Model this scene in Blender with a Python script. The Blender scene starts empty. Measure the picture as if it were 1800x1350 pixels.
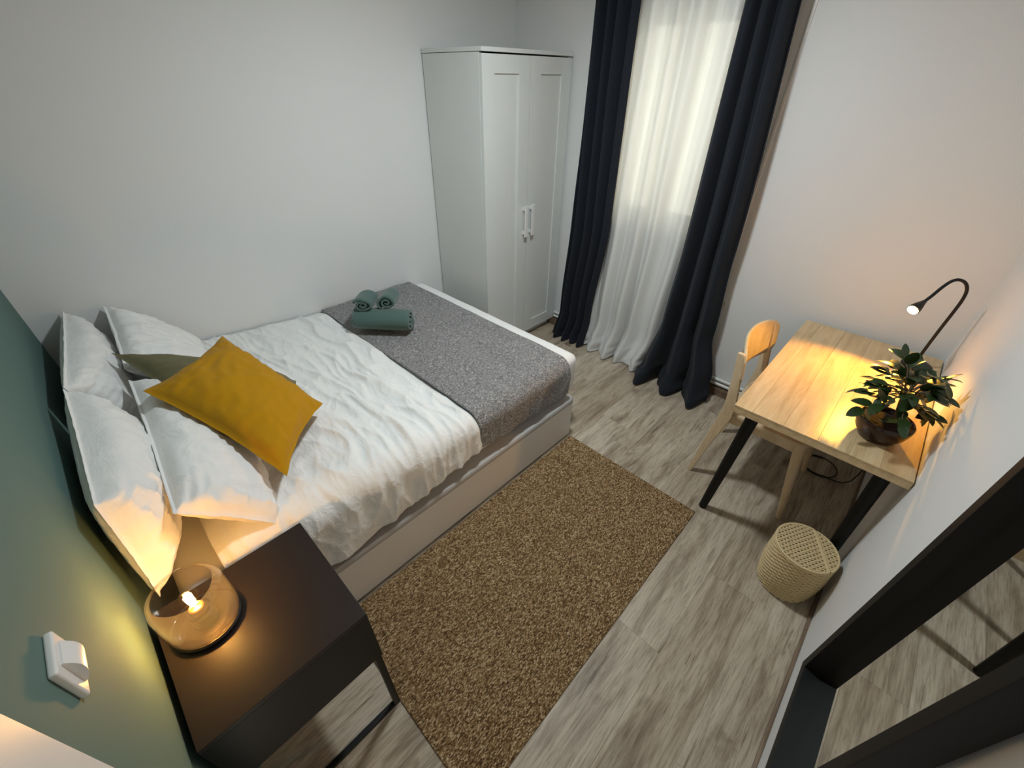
import bpy, bmesh, math, random
from mathutils import Vector, Matrix, noise
random.seed(7)
PI = math.pi
scene = bpy.context.scene
COL = scene.collection

# ------------------------------------------------------------------ camera
cam_d = bpy.data.cameras.new('camera')
cam_d.sensor_width = 36.0
cam_d.lens = 735.28 / 1800 * 36.0
cam_d.clip_start = 0.02
cam = bpy.data.objects.new('camera', cam_d)
COL.objects.link(cam)
_r = Vector((0.6947, -0.7193, 0.0101)); _u = Vector((0.4202, 0.4171, 0.8059)); _f = Vector((0.5838, 0.5556, -0.5920))
_M = Matrix.Identity(4)
for i in range(3):
    _M[i][0] = _r[i]; _M[i][1] = _u[i]; _M[i][2] = -_f[i]
_M[0][3], _M[1][3], _M[2][3] = 0.258, 0.3301, 1.7729
cam.matrix_world = _M
scene.camera = cam

# ------------------------------------------------------------------ world, exposure
world = bpy.data.worlds.new('world'); scene.world = world
world.use_nodes = True
_bg = world.node_tree.nodes['Background']
_bg.inputs[0].default_value = (1.0, 0.92, 0.76, 1)
_bg.inputs[1].default_value = 5.0
vs = scene.view_settings
vs.view_transform = 'Standard'; vs.look = 'None'; vs.exposure = 0.0; vs.gamma = 1.0; vs.use_curve_mapping = False

# ------------------------------------------------------------------ main light (ceiling lamp)
LIGHT_C = (1.57, 1.37, 2.42)
_ld = bpy.data.lights.new('ceiling_light', 'AREA')
_ld.shape = 'DISK'; _ld.size = 0.20; _ld.energy = 26.5; _ld.color = (0.865, 0.955, 1.0)
_lo = bpy.data.objects.new('ceiling_light', _ld); COL.objects.link(_lo)
_lo.location = LIGHT_C

# ------------------------------------------------------------------ room numbers
XH, XW, YL, YR, ZC = -0.03, 2.95, 2.904, 0.0, 2.52     # head wall, window wall, left wall, right wall, ceiling

# ================================================================== helpers
def lin(c):
    return tuple((x / 12.92 if x <= 0.04045 else ((x + 0.055) / 1.055) ** 2.4) for x in c)
def srgb(r, g, b):
    return lin((r / 255, g / 255, b / 255)) + (1.0,)

class N:
    """small node-tree builder"""
    def __init__(self, name):
        self.m = bpy.data.materials.new(name); self.m.use_nodes = True
        self.t = self.m.node_tree; self.t.nodes.clear()
        self.out = self.t.nodes.new('ShaderNodeOutputMaterial')
    def new(self, typ, **kw):
        n = self.t.nodes.new(typ)
        for k, v in kw.items():
            setattr(n, k, v)
        return n
    def link(self, a, b): self.t.links.new(a, b)
    def principled(self, color=(.8, .8, .8, 1), rough=.5, metal=0.0, spec=.5):
        b = self.new('ShaderNodeBsdfPrincipled')
        b.inputs['Base Color'].default_value = color
        b.inputs['Roughness'].default_value = rough
        b.inputs['Metallic'].default_value = metal
        b.inputs['Specular IOR Level'].default_value = spec
        self.link(b.outputs[0], self.out.inputs[0])
        self.b = b
        return b
    def coords(self, scale=(1, 1, 1), kind='Object', rot=(0, 0, 0), shift_random=False):
        tc = self.new('ShaderNodeTexCoord')
        mp = self.new('ShaderNodeMapping')
        mp.inputs['Scale'].default_value = scale; mp.inputs['Rotation'].default_value = rot
        src = tc.outputs[kind]
        if shift_random:
            oi = self.new('ShaderNodeObjectInfo')
            mu = self.new('ShaderNodeMath', operation='MULTIPLY'); mu.inputs[1].default_value = 57.0
            self.link(oi.outputs['Random'], mu.inputs[0])
            ad = self.new('ShaderNodeVectorMath', operation='ADD')
            self.link(src, ad.inputs[0]); self.link(mu.outputs[0], ad.inputs[1])
            src = ad.outputs[0]; self.oi = oi
        self.link(src, mp.inputs[0])
        return mp.outputs[0]
    def noise(self, vec, scale, detail=4, rough=.55, dist=0.0):
        n = self.new('ShaderNodeTexNoise')
        n.inputs['Scale'].default_value = scale; n.inputs['Detail'].default_value = detail
        n.inputs['Roughness'].default_value = rough; n.inputs['Distortion'].default_value = dist
        self.link(vec, n.inputs['Vector'])
        return n.outputs['Fac']
    def ramp(self, fac, stops):
        r = self.new('ShaderNodeValToRGB')
        els = r.color_ramp.elements
        while len(els) < len(stops): els.new(0.5)
        for e, (p, c) in zip(els, stops):
            e.position = p; e.color = c
        self.link(fac, r.inputs[0])
        return r.outputs[0]
    def mix(self, fac, a, b, mode='MIX'):
        m = self.new('ShaderNodeMix', data_type='RGBA', blend_type=mode)
        if hasattr(fac, 'links'): self.link(fac, m.inputs[0])
        else: m.inputs[0].default_value = fac
        for s, i in ((a, 6), (b, 7)):
            if hasattr(s, 'links'): self.link(s, m.inputs[i])
            else: m.inputs[i].default_value = s
        return m.outputs[2]
    def bump(self, h, strength=.2, dist=.01):
        b = self.new('ShaderNodeBump')
        b.inputs['Strength'].default_value = strength; b.inputs['Distance'].default_value = dist
        self.link(h, b.inputs['Height']); self.link(b.outputs[0], self.b.inputs['Normal'])

def M_plain(name, col, rough=.5, metal=0.0, spec=.5, bump=None):
    n = N(name); n.principled(col, rough, metal, spec)
    v = n.coords()
    c = n.mix(n.noise(v, 6.0, 3), tuple(x * .96 for x in col[:3]) + (1,), tuple(min(1, x * 1.04) for x in col[:3]) + (1,))
    n.link(c, n.b.inputs['Base Color'])
    if bump: n.bump(n.noise(v, bump[0], 4), bump[1], bump[2])
    return n.m

def M_wall(name, col, rough=.85):
    n = N(name); n.principled(col, rough, 0, .3)
    v = n.coords()
    c = n.mix(n.noise(v, 1.3, 3), tuple(x * .97 for x in col[:3]) + (1,), col)
    n.link(c, n.b.inputs['Base Color'])
    n.bump(n.noise(v, 260, 3, .6), .12, .002)
    return n.m

def M_floor():
    n = N('laminate'); n.principled(rough=.42, spec=.35)
    v = n.coords((.8, 6.0, 1.0), shift_random=True)
    g1 = n.noise(v, 2.6, 8, .66, .35)
    v2 = n.coords((2.2, 30, 1.0), shift_random=True)
    g2 = n.noise(v2, 5.0, 6, .7, .2)
    v3 = n.coords((1.6, 4.2, 1.0), shift_random=True)
    g3 = n.noise(v3, 2.1, 3, .55, .8)
    base = n.ramp(g1, [(.30, srgb(144, 127, 108)), (.50, srgb(196, 182, 162)), (.70, srgb(222, 210, 192))])
    fine = n.ramp(g2, [(.25, srgb(150, 138, 126)), (.55, (1, 1, 1, 1))])
    c = n.mix(.75, base, fine, 'MULTIPLY')
    dark = n.ramp(g3, [(.60, (1, 1, 1, 1)), (.74, srgb(172, 158, 142)), (.80, srgb(112, 96, 82))])
    c = n.mix(.8, c, dark, 'MULTIPLY')
    v4 = n.coords((1.4, 26, 1.0), shift_random=True)
    g4 = n.noise(v4, 1.6, 5, .6, .5)
    crack = n.ramp(g4, [(.655, (1, 1, 1, 1)), (.675, srgb(120, 104, 90)), (.70, srgb(150, 134, 118))])
    c = n.mix(.6, c, crack, 'MULTIPLY')
    tone = n.ramp(n.oi.outputs['Random'], [(0, srgb(232, 228, 222)), (1, (1, 1, 1, 1))])
    c = n.mix(1.0, c, tone, 'MULTIPLY')
    n.link(c, n.b.inputs['Base Color'])
    n.bump(g2, .12, .002)
    return n.m

def M_wood(name, lo, mid, hi, rough=.45, scale=(1.0, 9, 9), vary=True):
    n = N(name); n.principled(rough=rough, spec=.4)
    v = n.coords(scale, shift_random=True)
    g = n.noise(v, 3.0, 6, .6, .3)
    v2 = n.coords((scale[0] * 2.2, scale[1] * 5, scale[2] * 5), shift_random=True)
    g2 = n.noise(v2, 5.0, 4, .6)
    c = n.ramp(g, [(.3, lo), (.5, mid), (.72, hi)])
    c = n.mix(.25, c, n.ramp(g2, [(.3, (.6, .55, .5, 1)), (.6, (1, 1, 1, 1))]), 'MULTIPLY')
    if vary:
        c = n.mix(1.0, c, n.ramp(n.oi.outputs['Random'], [(0, (.86, .83, .80, 1)), (1, (1, 1, 1, 1))]), 'MULTIPLY')
    n.link(c, n.b.inputs['Base Color'])
    n.bump(g2, .06, .002)
    return n.m

def M_rug():
    n = N('rug_weave'); n.principled(rough=.95, spec=.15)
    v = n.coords((155, 300, 155), rot=(0, 0, .1))
    vo = n.new('ShaderNodeTexVoronoi'); vo.inputs['Scale'].default_value = 1.0
    n.link(v, vo.inputs['Vector'])
    sep = n.new('ShaderNodeSeparateColor'); n.link(vo.outputs['Color'], sep.inputs[0])
    c = n.ramp(sep.outputs[0], [(0.0, srgb(84, 58, 36)), (.35, srgb(140, 110, 74)), (.7, srgb(178, 144, 102)), (1.0, srgb(234, 206, 164))])
    v2 = n.coords((1, 1, 1))
    c = n.mix(.35, c, n.ramp(n.noise(v2, 5, 5, .7), [(.3, (.62, .60, .56, 1)), (.65, (1, 1, 1, 1))]), 'MULTIPLY')
    dd = n.ramp(vo.outputs['Distance'], [(.2, (1, 1, 1, 1)), (.85, (.55, .52, .48, 1))])
    c = n.mix(.7, c, dd, 'MULTIPLY')
    n.link(c, n.b.inputs['Base Color'])
    iv = n.new('ShaderNodeMath', operation='SUBTRACT'); iv.inputs[0].default_value = 1
    n.link(vo.outputs['Distance'], iv.inputs[1])
    n.bump(iv.outputs[0], .8, .006)
    return n.m

def M_fabric(name, col, rough=.92, weave=900, strength=.15, sheen=.15, crease=None):
    n = N(name); n.principled(col, rough, 0, .2)
    n.b.inputs['Sheen Weight'].default_value = sheen
    v = n.coords()
    c = n.mix(n.noise(v, 9, 4), tuple(x * .92 for x in col[:3]) + (1,), col)
    n.link(c, n.b.inputs['Base Color'])
    h = n.noise(v, weave, 2)
    if crease:
        vc = n.coords(crease[0], rot=crease[1])
        k = n.noise(vc, 1.0, 5, .6, .9)
        ad = n.new('ShaderNodeMath', operation='MULTIPLY_ADD'); ad.inputs[1].default_value = .06
        n.link(h, ad.inputs[0]); n.link(k, ad.inputs[2])
        h = ad.outputs[0]
        n.bump(h, crease[2], crease[3])
    else:
        n.bump(h, strength, .002)
    return n.m

def M_runner():
    n = N('runner_wool'); n.principled(rough=.95, spec=.15)
    n.b.inputs['Sheen Weight'].default_value = .2
    a = n.noise(n.coords((70, 340, 200)), 1.0, 3, .75)
    b = n.noise(n.coords((340, 70, 200)), 1.0, 3, .75)
    ad = n.new('ShaderNodeMath', operation='ADD'); n.link(a, ad.inputs[0]); n.link(b, ad.inputs[1])
    mu = n.new('ShaderNodeMath', operation='MULTIPLY'); n.link(ad.outputs[0], mu.inputs[0]); mu.inputs[1].default_value = .5
    c = n.ramp(mu.outputs[0], [(.36, srgb(56, 54, 54)), (.47, srgb(112, 110, 110)), (.56, srgb(158, 156, 155)), (.64, srgb(228, 226, 222))])
    n.link(c, n.b.inputs['Base Color'])
    n.bump(mu.outputs[0], .3, .003)
    return n.m

def M_thin_glass(name, tint=(1, 1, 1, 1), f0=.03, edge=.55, rough=.03, haze=0.0):
    """thin clear glass: sees through, mirrors more towards grazing angles"""
    n = N(name)
    tr = n.new('ShaderNodeBsdfTransparent'); tr.inputs[0].default_value = tint
    gl = n.new('ShaderNodeBsdfGlossy'); gl.inputs['Roughness'].default_value = rough
    lw = n.new('ShaderNodeLayerWeight'); lw.inputs[0].default_value = .5
    pw = n.new('ShaderNodeMath', operation='POWER'); n.link(lw.outputs['Facing'], pw.inputs[0]); pw.inputs[1].default_value = 4.0
    ad = n.new('ShaderNodeMath', operation='MULTIPLY_ADD'); n.link(pw.outputs[0], ad.inputs[0])
    ad.inputs[1].default_value = edge; ad.inputs[2].default_value = f0
    mx = n.new('ShaderNodeMixShader')
    n.link(ad.outputs[0], mx.inputs[0]); n.link(tr.outputs[0], mx.inputs[1]); n.link(gl.outputs[0], mx.inputs[2])
    if haze:      # translucent share added to imitate the bulb's amber glow in the glass
        tl = n.new('ShaderNodeBsdfTranslucent'); tl.inputs[0].default_value = (.9, .88, .84, 1)
        m3 = n.new('ShaderNodeMixShader'); m3.inputs[0].default_value = haze
        n.link(mx.outputs[0], m3.inputs[1]); n.link(tl.outputs[0], m3.inputs[2]); mx = m3
    n.link(mx.outputs[0], n.out.inputs[0])
    return n.m

def M_sheer():
    n = N('sheer_voile')
    di = n.new('ShaderNodeBsdfDiffuse'); di.inputs[0].default_value = (.92, .92, .90, 1)
    tl = n.new('ShaderNodeBsdfTranslucent'); tl.inputs[0].default_value = (.90, .89, .86, 1)
    tr = n.new('ShaderNodeBsdfTransparent'); tr.inputs[0].default_value = (1, 1, 1, 1)
    m1 = n.new('ShaderNodeMixShader'); m1.inputs[0].default_value = .20
    n.link(di.outputs[0], m1.inputs[1]); n.link(tl.outputs[0], m1.inputs[2])
    nz = n.noise(n.coords((600, 600, 600)), 1.0, 1)
    mr = n.new('ShaderNodeMapRange'); mr.inputs['To Min'].default_value = .14; mr.inputs['To Max'].default_value = .24
    n.link(nz, mr.inputs[0])
    m2 = n.new('ShaderNodeMixShader'); n.link(mr.outputs[0], m2.inputs[0])
    n.link(m1.outputs[0], m2.inputs[1]); n.link(tr.outputs[0], m2.inputs[2])
    n.link(m2.outputs[0], n.out.inputs[0])
    return n.m

def M_emit(name, col, strength):
    n = N(name)
    e = n.new('ShaderNodeEmission'); e.inputs[0].default_value = col; e.inputs[1].default_value = strength
    n.link(e.outputs[0], n.out.inputs[0])
    return n.m

def M_mirror():
    n = N('mirror_silver'); n.principled((.86, .88, .86, 1), .015, 1.0)
    v = n.coords()
    n.link(n.mix(n.noise(v, 3), (.84, .86, .84, 1), (.88, .90, .88, 1)), n.b.inputs['Base Color'])
    return n.m

MAT = dict(
    wall=M_wall('white_paint', (.80, .80, .785, 1)),
    green=M_wall('green_paint', srgb(98, 123, 117)),
    ceiling=M_wall('ceiling_paint', (.84, .83, .81, 1)),
    floor=M_floor(),
    skirt=M_wood('skirting', srgb(92, 76, 62), srgb(126, 106, 88), srgb(150, 130, 110), .5),
    trimwhite=M_plain('white_trim', (.78, .77, .75, 1), .45),
    lacquer=M_plain('white_lacquer', (.70, .715, .69, 1), .38),
    bedwhite=M_plain('white_foil', (.76, .74, .71, 1), .42),
    ledge=M_plain('grey_fabric_ledge', (.42, .40, .38, 1), .6),
    cotton=M_fabric('white_cotton', (.90, .90, .875, 1), crease=((24, 10, 16), (0, 0, .6), .55, .014)),
    pillow=M_fabric('white_pillow_cotton', (.90, .895, .875, 1), crease=((11, 7, 14), (0, 0, .2), .45, .016)),
    sheet=M_fabric('white_sheet', (.90, .89, .87, 1)),
    runner=M_runner(),
    mustard=M_fabric('mustard_cotton', srgb(186, 134, 8), .9, 700, .2, .08),
    olive=M_fabric('olive_cotton', srgb(120, 114, 84), .9, 700, .2, .08),
    towel=M_fabric('green_terry', srgb(82, 106, 100), .98, 500, .6, .3),
    curtain=M_fabric('navy_drape', srgb(33, 37, 45), .9, 600, .1, .05),
    sheer=M_sheer(),
    rug=M_rug(),
    desk=M_wood('ash_desk', srgb(192, 164, 122), srgb(214, 188, 146), srgb(226, 204, 164), .30, (1.2, 10, 10)),
    beech=M_wood('beech', srgb(206, 182, 144), srgb(220, 199, 164), srgb(230, 212, 182), .45, (6, 6, 1.2), False),
    blackmetal=M_plain('black_metal', srgb(15, 14, 14), .45, spec=.4),
    blackwood=M_plain('black_leg', srgb(12, 11, 11), .6, spec=.3),
    darkstand=M_plain('dark_brown_stand', srgb(34, 27, 24), .45, spec=.4, bump=(300, .08, .001)),
    mirrorframe=M_plain('black_frame', srgb(10, 10, 11), .55, spec=.3),
    mirror=M_mirror(),
    glass=M_thin_glass('lamp_glass', (.94, .915, .88, 1), .05, .8, .06, .013),
    bulbglass=M_thin_glass('bulb_glass', (1, .95, .85, 1), .02, .3),
    pane=M_thin_glass('window_glass', (.95, .97, .95, 1)),
    filament=M_emit('filament', (1.0, .58, .16, 1), 420.0),
    led=M_emit('lamp_led', (1.0, .66, .30, 1), 14.0),
    brass=M_plain('brass_socket', srgb(150, 118, 60), .35, .8),
    plastic=M_plain('white_plastic', (.80, .79, .77, 1), .28),
    pot=M_plain('brown_glaze', srgb(40, 22, 15), .16),
    soil=M_plain('soil', srgb(38, 28, 20), .95, bump=(60, .8, .01)),
    bark=M_plain('bark', srgb(104, 84, 62), .85, bump=(50, .5, .01)),
    leaf=M_plain('leaf_green', srgb(38, 58, 24), .36),
    rope=M_plain('paper_rope', srgb(216, 194, 148), .85, bump=(420, .5, .003)),
    rad=M_plain('radiator_enamel', (.78, .78, .75, 1), .35),
    chrome=M_plain('chrome', (.7, .7, .7, 1), .2, 1.0),
    cable=M_plain('black_cable', srgb(16, 15, 15), .5),
)

def finish(bm, smooth=True, angle=40):
    bmesh.ops.recalc_face_normals(bm, faces=bm.faces)
    if smooth:
        for f in bm.faces: f.smooth = True
        ca = math.radians(angle)
        for e in bm.edges:
            if len(e.link_faces) == 2 and e.calc_face_angle(0) > ca: e.smooth = False

def root_loc(o):
    v = Vector((0, 0, 0))
    while o is not None:
        v += o.location; o = o.parent
    return v

def obj(name, bm, mat, parent=None, loc=None, smooth=True, angle=40, fin=True):
    """link bm (world coordinates) as one mesh object; loc = origin when top-level"""
    if fin: finish(bm, smooth, angle)
    base = root_loc(parent) if parent is not None else Vector(loc or (0, 0, 0))
    bmesh.ops.translate(bm, verts=bm.verts, vec=-base)
    me = bpy.data.meshes.new(name); bm.to_mesh(me); bm.free()
    me.materials.append(MAT[mat])
    o = bpy.data.objects.new(name, me); COL.objects.link(o)
    if parent is not None: o.parent = parent
    else: o.location = base
    if smooth and len(me.vertices) < 3000:
        wn = o.modifiers.new('normals', 'WEIGHTED_NORMAL'); wn.keep_sharp = True
    return o

def tag(o, label, cat, group=None):
    o['label'] = label; o['category'] = cat
    if group: o['group'] = group
    return o
def struct(o, label=None):
    o['kind'] = 'structure'
    if label: o['label'] = label
    return o
def thing(name, label, cat, loc, group=None):
    o = bpy.data.objects.new(name, None); COL.objects.link(o)
    o.location = loc; o.empty_display_size = .05
    return tag(o, label, cat, group)

def box(bm, x0, x1, y0, y1, z0, z1, bev=0.0, seg=2):
    t = bmesh.new()
    bmesh.ops.create_cube(t, size=1)
    for v in t.verts:
        v.co = Vector(((x0 + x1) / 2 + v.co.x * (x1 - x0), (y0 + y1) / 2 + v.co.y * (y1 - y0), (z0 + z1) / 2 + v.co.z * (z1 - z0)))
    if bev > 0:
        bmesh.ops.bevel(t, geom=list(t.edges), offset=bev, segments=seg, profile=.5, affect='EDGES', clamp_overlap=True)
    me = bpy.data.meshes.new('tmp'); t.to_mesh(me); t.free(); bm.from_mesh(me); bpy.data.meshes.remove(me)
    return bm
def BOX(*a, **k): return box(bmesh.new(), *a, **k)

def tube(bm, pts, rad, seg=12, caps=True, closed=False):
    """swept round tube; rad number or list"""
    pts = [Vector(p) for p in pts]; n = len(pts)
    rads = rad if isinstance(rad, (list, tuple)) else [rad] * n
    rings = []; prev = None
    for i, p in enumerate(pts):
        if closed: t = (pts[(i + 1) % n] - pts[i - 1]).normalized()
        else: t = (pts[min(i + 1, n - 1)] - pts[max(i - 1, 0)]).normalized()
        if prev is None:
            a = Vector((0, 0, 1)) if abs(t.z) < .9 else Vector((1, 0, 0))
            s = t.cross(a).normalized()
        else:
            s = (prev - t * prev.dot(t)).normalized()
        prev = s; b = t.cross(s)
        rings.append([bm.verts.new(p + (s * math.cos(2 * PI * k / seg) + b * math.sin(2 * PI * k / seg)) * rads[i]) for k in range(seg)])
    m = n if closed else n - 1
    for i in range(m):
        A, B = rings[i], rings[(i + 1) % n]
        for k in range(seg):
            bm.faces.new((A[k], A[(k + 1) % seg], B[(k + 1) % seg], B[k]))
    if caps and not closed:
        bm.faces.new(rings[0]); bm.faces.new(rings[-1][::-1])
    return bm
def TUBE(*a, **k): return tube(bmesh.new(), *a, **k)

def lathe(bm, prof, c, seg=48, closed=False):
    """profile [(r,z)], centre c"""
    rings = []
    for r, z in prof:
        if r < 1e-6: rings.append([bm.verts.new((c[0], c[1], c[2] + z))])
        else: rings.append([bm.verts.new((c[0] + r * math.cos(2 * PI * k / seg), c[1] + r * math.sin(2 * PI * k / seg), c[2] + z)) for k in range(seg)])
    pairs = list(zip(rings[:-1], rings[1:]))
    if closed: pairs.append((rings[-1], rings[0]))
    for A, B in pairs:
        for k in range(seg):
            a, b = A[k % len(A)], A[(k + 1) % len(A)]
            c2, d = B[(k + 1) % len(B)], B[k % len(B)]
            vs_ = []
            for v in (a, b, c2, d):
                if v not in vs_: vs_.append(v)
            if len(vs_) >= 3: bm.faces.new(vs_)
    return bm
def LATHE(*a, **k): return lathe(bmesh.new(), *a, **k)

def grid(fn, nu, nv):
    """sheet from fn(u,v), u,v in 0..1"""
    bm = bmesh.new(); V = []
    for i in range(nu + 1):
        V.append([bm.verts.new(fn(i / nu, j / nv)) for j in range(nv + 1)])
    for i in range(nu):
        for j in range(nv):
            bm.faces.new((V[i][j], V[i + 1][j], V[i + 1][j + 1], V[i][j + 1]))
    return bm
def solidify(o, t, off=-1.0):
    m = o.modifiers.new('thickness', 'SOLIDIFY'); m.thickness = t; m.offset = off
    return o
def ns(x, y, z=0.0): return noise.noise(Vector((x, y, z)))
def smooth(a, b, x):
    t = min(1, max(0, (x - a) / (b - a))); return t * t * (3 - 2 * t)

# ================================================================== the setting
# floor: planks laid along the room
fl = struct(obj('floor', BOX(XH - .02, XW + .02, YR - .02, YL + .02, -.05, -.008), 'floor', smooth=False), 'grey brown oak laminate floor')
PW = .192; PLN = 1.28
def plank_mesh(length, width):
    bm = BOX(0, length - .0003, 0, width - .0003, -.008, 0, bev=.0005, seg=1)
    finish(bm, False)
    me = bpy.data.meshes.new('plank'); bm.to_mesh(me); bm.free(); me.materials.append(MAT['floor'])
    return me
_pc = {}
row = 0; y = YR
while y < YL - .01:
    w = min(PW, YL - y)
    x = XH - [0.35, .92, .1, .66, 1.1, .5][row % 6]
    while x < XW:
        x0 = max(x, XH); x1 = min(x + PLN, XW)
        if x1 - x0 > .02:
            key = (round(x1 - x0, 3), round(w, 3))
            if key not in _pc: _pc[key] = plank_mesh(x1 - x0, w)
            o = bpy.data.objects.new('plank', _pc[key]); COL.objects.link(o); o.parent = fl; o.location = (x0, y, 0)
        x += PLN
    y += PW; row += 1

struct(obj('wall_left', BOX(XH - .1, XW + .1, YL, YL + .1, -.05, ZC), 'wall', smooth=False), 'plain white wall along the bed')
struct(obj('wall_right', BOX(XH - .1, XW + .1, YR - .1, YR, -.05, ZC), 'wall', smooth=False), 'white wall behind the desk and the mirror')
struct(obj('ceiling', BOX(XH - .1, XW + .1, YR - .1, YL + .1, ZC, ZC + .1), 'ceiling', smooth=False))
JY = .834   # green wall ends at the door casing
struct(obj('wall_head', BOX(XH - .1, XH, JY - .02, YL, -.05, ZC), 'green', smooth=False), 'grey green painted wall behind the pillows')
# doorway in the head wall, white casing and leaf
dz = 2.06
struct(obj('wall_above_door', BOX(XH - .1, XH, YR, JY - .02, dz + .07, ZC), 'wall', smooth=False))
tr = bmesh.new()
box(tr, XH - .1, XH + .018, JY - .07, JY, 0, dz + .07, .004); box(tr, XH - .1, XH + .018, YR + .002, YR + .06, 0, dz + .07, .004)
box(tr, XH - .1, XH + .018, YR + .06, JY - .07, dz, dz + .07, .004)
struct(obj('trim_1', tr, 'trimwhite'), 'white door casing at the end of the green wall')
d1 = struct(obj('door_1', BOX(XH - .075, XH - .035, YR + .06, JY - .07, .006, dz, .003), 'trimwhite'), 'white door')
hb_ = bmesh.new(); tube(hb_, [(XH - .035, .14, 1.0), (XH + .01, .14, 1.0), (XH + .012, .15, 1.0), (XH + .012, .25, 1.0)], .009)
obj('door_handle', hb_, 'chrome', d1)

# window wall with its opening
WY0, WY1, WZ0, WZ1 = 1.36, 1.96, 1.02, 2.06
for nm, b in (('wall_window', (WY1, YL, -.05, ZC)), ('wall_window_desk', (YR, WY0, -.05, ZC)), ('wall_window_sill', (WY0, WY1, -.05, WZ0)), ('wall_window_head', (WY0, WY1, WZ1, ZC))):
    struct(obj(nm, BOX(XW, XW + .22, *b), 'wall', smooth=False))
wf = bmesh.new()
fx0, fx1 = XW + .06, XW + .12
for a, b, c, d in ((WY0, WY0 + .05, WZ0, WZ1), (WY1 - .05, WY1, WZ0, WZ1), (WY0, WY1, WZ0, WZ0 + .05), (WY0, WY1, WZ1 - .05, WZ1)):
    box(wf, fx0, fx1, a, b, c, d, .004)
wym = (WY0 + WY1) / 2
box(wf, fx0 - .012, fx1, wym - .06, wym + .06, WZ0 + .05, WZ1 - .05, .006)
w1 = struct(obj('window_1', wf, 'trimwhite'), 'two pane window behind the sheer curtain')
for a, b in ((WY0 + .05, wym - .06), (wym + .06, WY1 - .05)):
    obj('pane', BOX(XW + .085, XW + .091, a, b, WZ0 + .05, WZ1 - .05), 'pane', w1, smooth=False)
obj('window_sill', BOX(XW - .03, XW + .06, WY0 - .03, WY1 + .03, WZ0 - .03, WZ0, .006), 'trimwhite', w1)
struct(obj('trim_2', BOX(XW - .006, XW, 1.078, 1.092, .12, ZC, .002), 'trimwhite'), 'thin white strip on the wall beside the dark curtain')

struct(obj('baseboard_window', BOX(XW - .045, XW, YR, YL, 0, .055, .004), 'skirt'), 'brown skirting below the window')
struct(obj('baseboard_right', BOX(XH, XW - .045, YR, YR + .012, 0, .014, .003), 'skirt'))
struct(obj('trim_3', BOX(XW - .09, XW - .03, .85, 2.35, ZC - .03, ZC, .003), 'trimwhite'), 'white curtain track under the ceiling')
for zz in (.078, .112):
    tag(obj('heating_pipe', TUBE([(XW - .02, .03, zz), (XW - .02, 2.372, zz)], .011), 'rad', loc=(XW - .02, 1.4, zz)),
        ('lower' if zz < .1 else 'upper') + ' of the two white heating pipes running above the brown skirting', 'pipe', 'heating pipes')

# ================================================================== bed
BX1, BY0, BY1 = 1.887, 1.372, 2.895
bed = thing('storage_bed', 'low white storage bed base against the left wall', 'bed', (.9, 2.1, 0))
obj('front_panel', BOX(.005, BX1 - .012, BY0 + .008, BY0 + .028, .012, .262, .003), 'bedwhite', bed)
obj('foot_panel', BOX(BX1 - .03, BX1 - .008, BY0 + .012, BY1, .012, .262, .003), 'bedwhite', bed)
obj('head_panel', BOX(.0, .02, BY0 + .028, BY1, .012, .262, .003), 'bedwhite', bed)
obj('plinth', BOX(.02, BX1 - .05, BY0 + .05, BY1 - .02, 0, .02), 'bedwhite', bed)
# top frame: a rounded rim
def rrect(x0, x1, y0, y1, r, z, n=8):
    out = []
    for cx, cy, a0 in ((x1 - r, y0 + r, -PI / 2), (x1 - r, y1 - r, 0), (x0 + r, y1 - r, PI / 2), (x0 + r, y0 + r, PI)):
        for k in range(n + 1):
            a = a0 + PI / 2 * k / n
            out.append(Vector((cx + r * math.cos(a), cy + r * math.sin(a), z)))
    return out
def rim(bm, x0, x1, y0, y1, prof, r=.035):
    rings = [[bm.verts.new(p) for p in rrect(x0 + ins, x1 - ins, y0 + ins, y1 - ins, max(.006, r - ins), z)] for ins, z in prof]
    for A, B in zip(rings, rings[1:] + rings[:1]):
        m = len(A)
        for k in range(m): bm.faces.new((A[k], A[(k + 1) % m], B[(k + 1) % m], B[k]))
    return bm
obj('top_rim', rim(bmesh.new(), .0, BX1, BY0, BY1, [(.004, .258), (0, .264), (0, .282), (.006, .290), (.075, .292), (.075, .258)]), 'ledge', bed)
obj('slat_deck', BOX(.07, BX1 - .07, BY0 + .07, BY1 - .07, .262, .288), 'bedwhite', bed)

# mattress with fitted sheet
MX1, MY0, MY1, MZ0, MZ1 = 1.955, 1.425, 2.893, .292, .532
def mat_bm():
    bm = BOX(.03, MX1, MY0, MY1, MZ0, MZ1, .045, 5)
    bmesh.ops.subdivide_edges(bm, edges=[e for e in bm.edges if e.calc_length() > .2], cuts=30, use_grid_fill=True)
    for v in bm.verts:
        d = .004 * ns(v.co.x * 6, v.co.y * 6, v.co.z * 6) + .003 * ns(v.co.x * 22, v.co.y * 9, v.co.z * 20)
        v.co.z += d
    return bm
tag(obj('mattress', mat_bm(), 'sheet', loc=(.99, 2.15, MZ0)), 'mattress in a smooth white sheet, bare strip at the foot of the bed', 'mattress')

# draped covers: path over the bed top and down its front
def drape(s, top, yfront, yback=2.888, R=.055):
    """s metres from the wall edge; returns y,z,ny,nz"""
    Lt = yback - (yfront + R)
    if s < Lt: return yback - s, top, 0, 1
    a = (s - Lt) / R
    if a < PI / 2: return yfront + R - R * math.sin(a), top - R + R * math.cos(a), -math.sin(a), math.cos(a)
    return yfront, top - R - (s - Lt - R * PI / 2), -1, 0
def plen(top, yfront, zend, yback=2.888, R=.055): return yback - yfront - R + R * PI / 2 + (top - R - zend)

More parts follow.
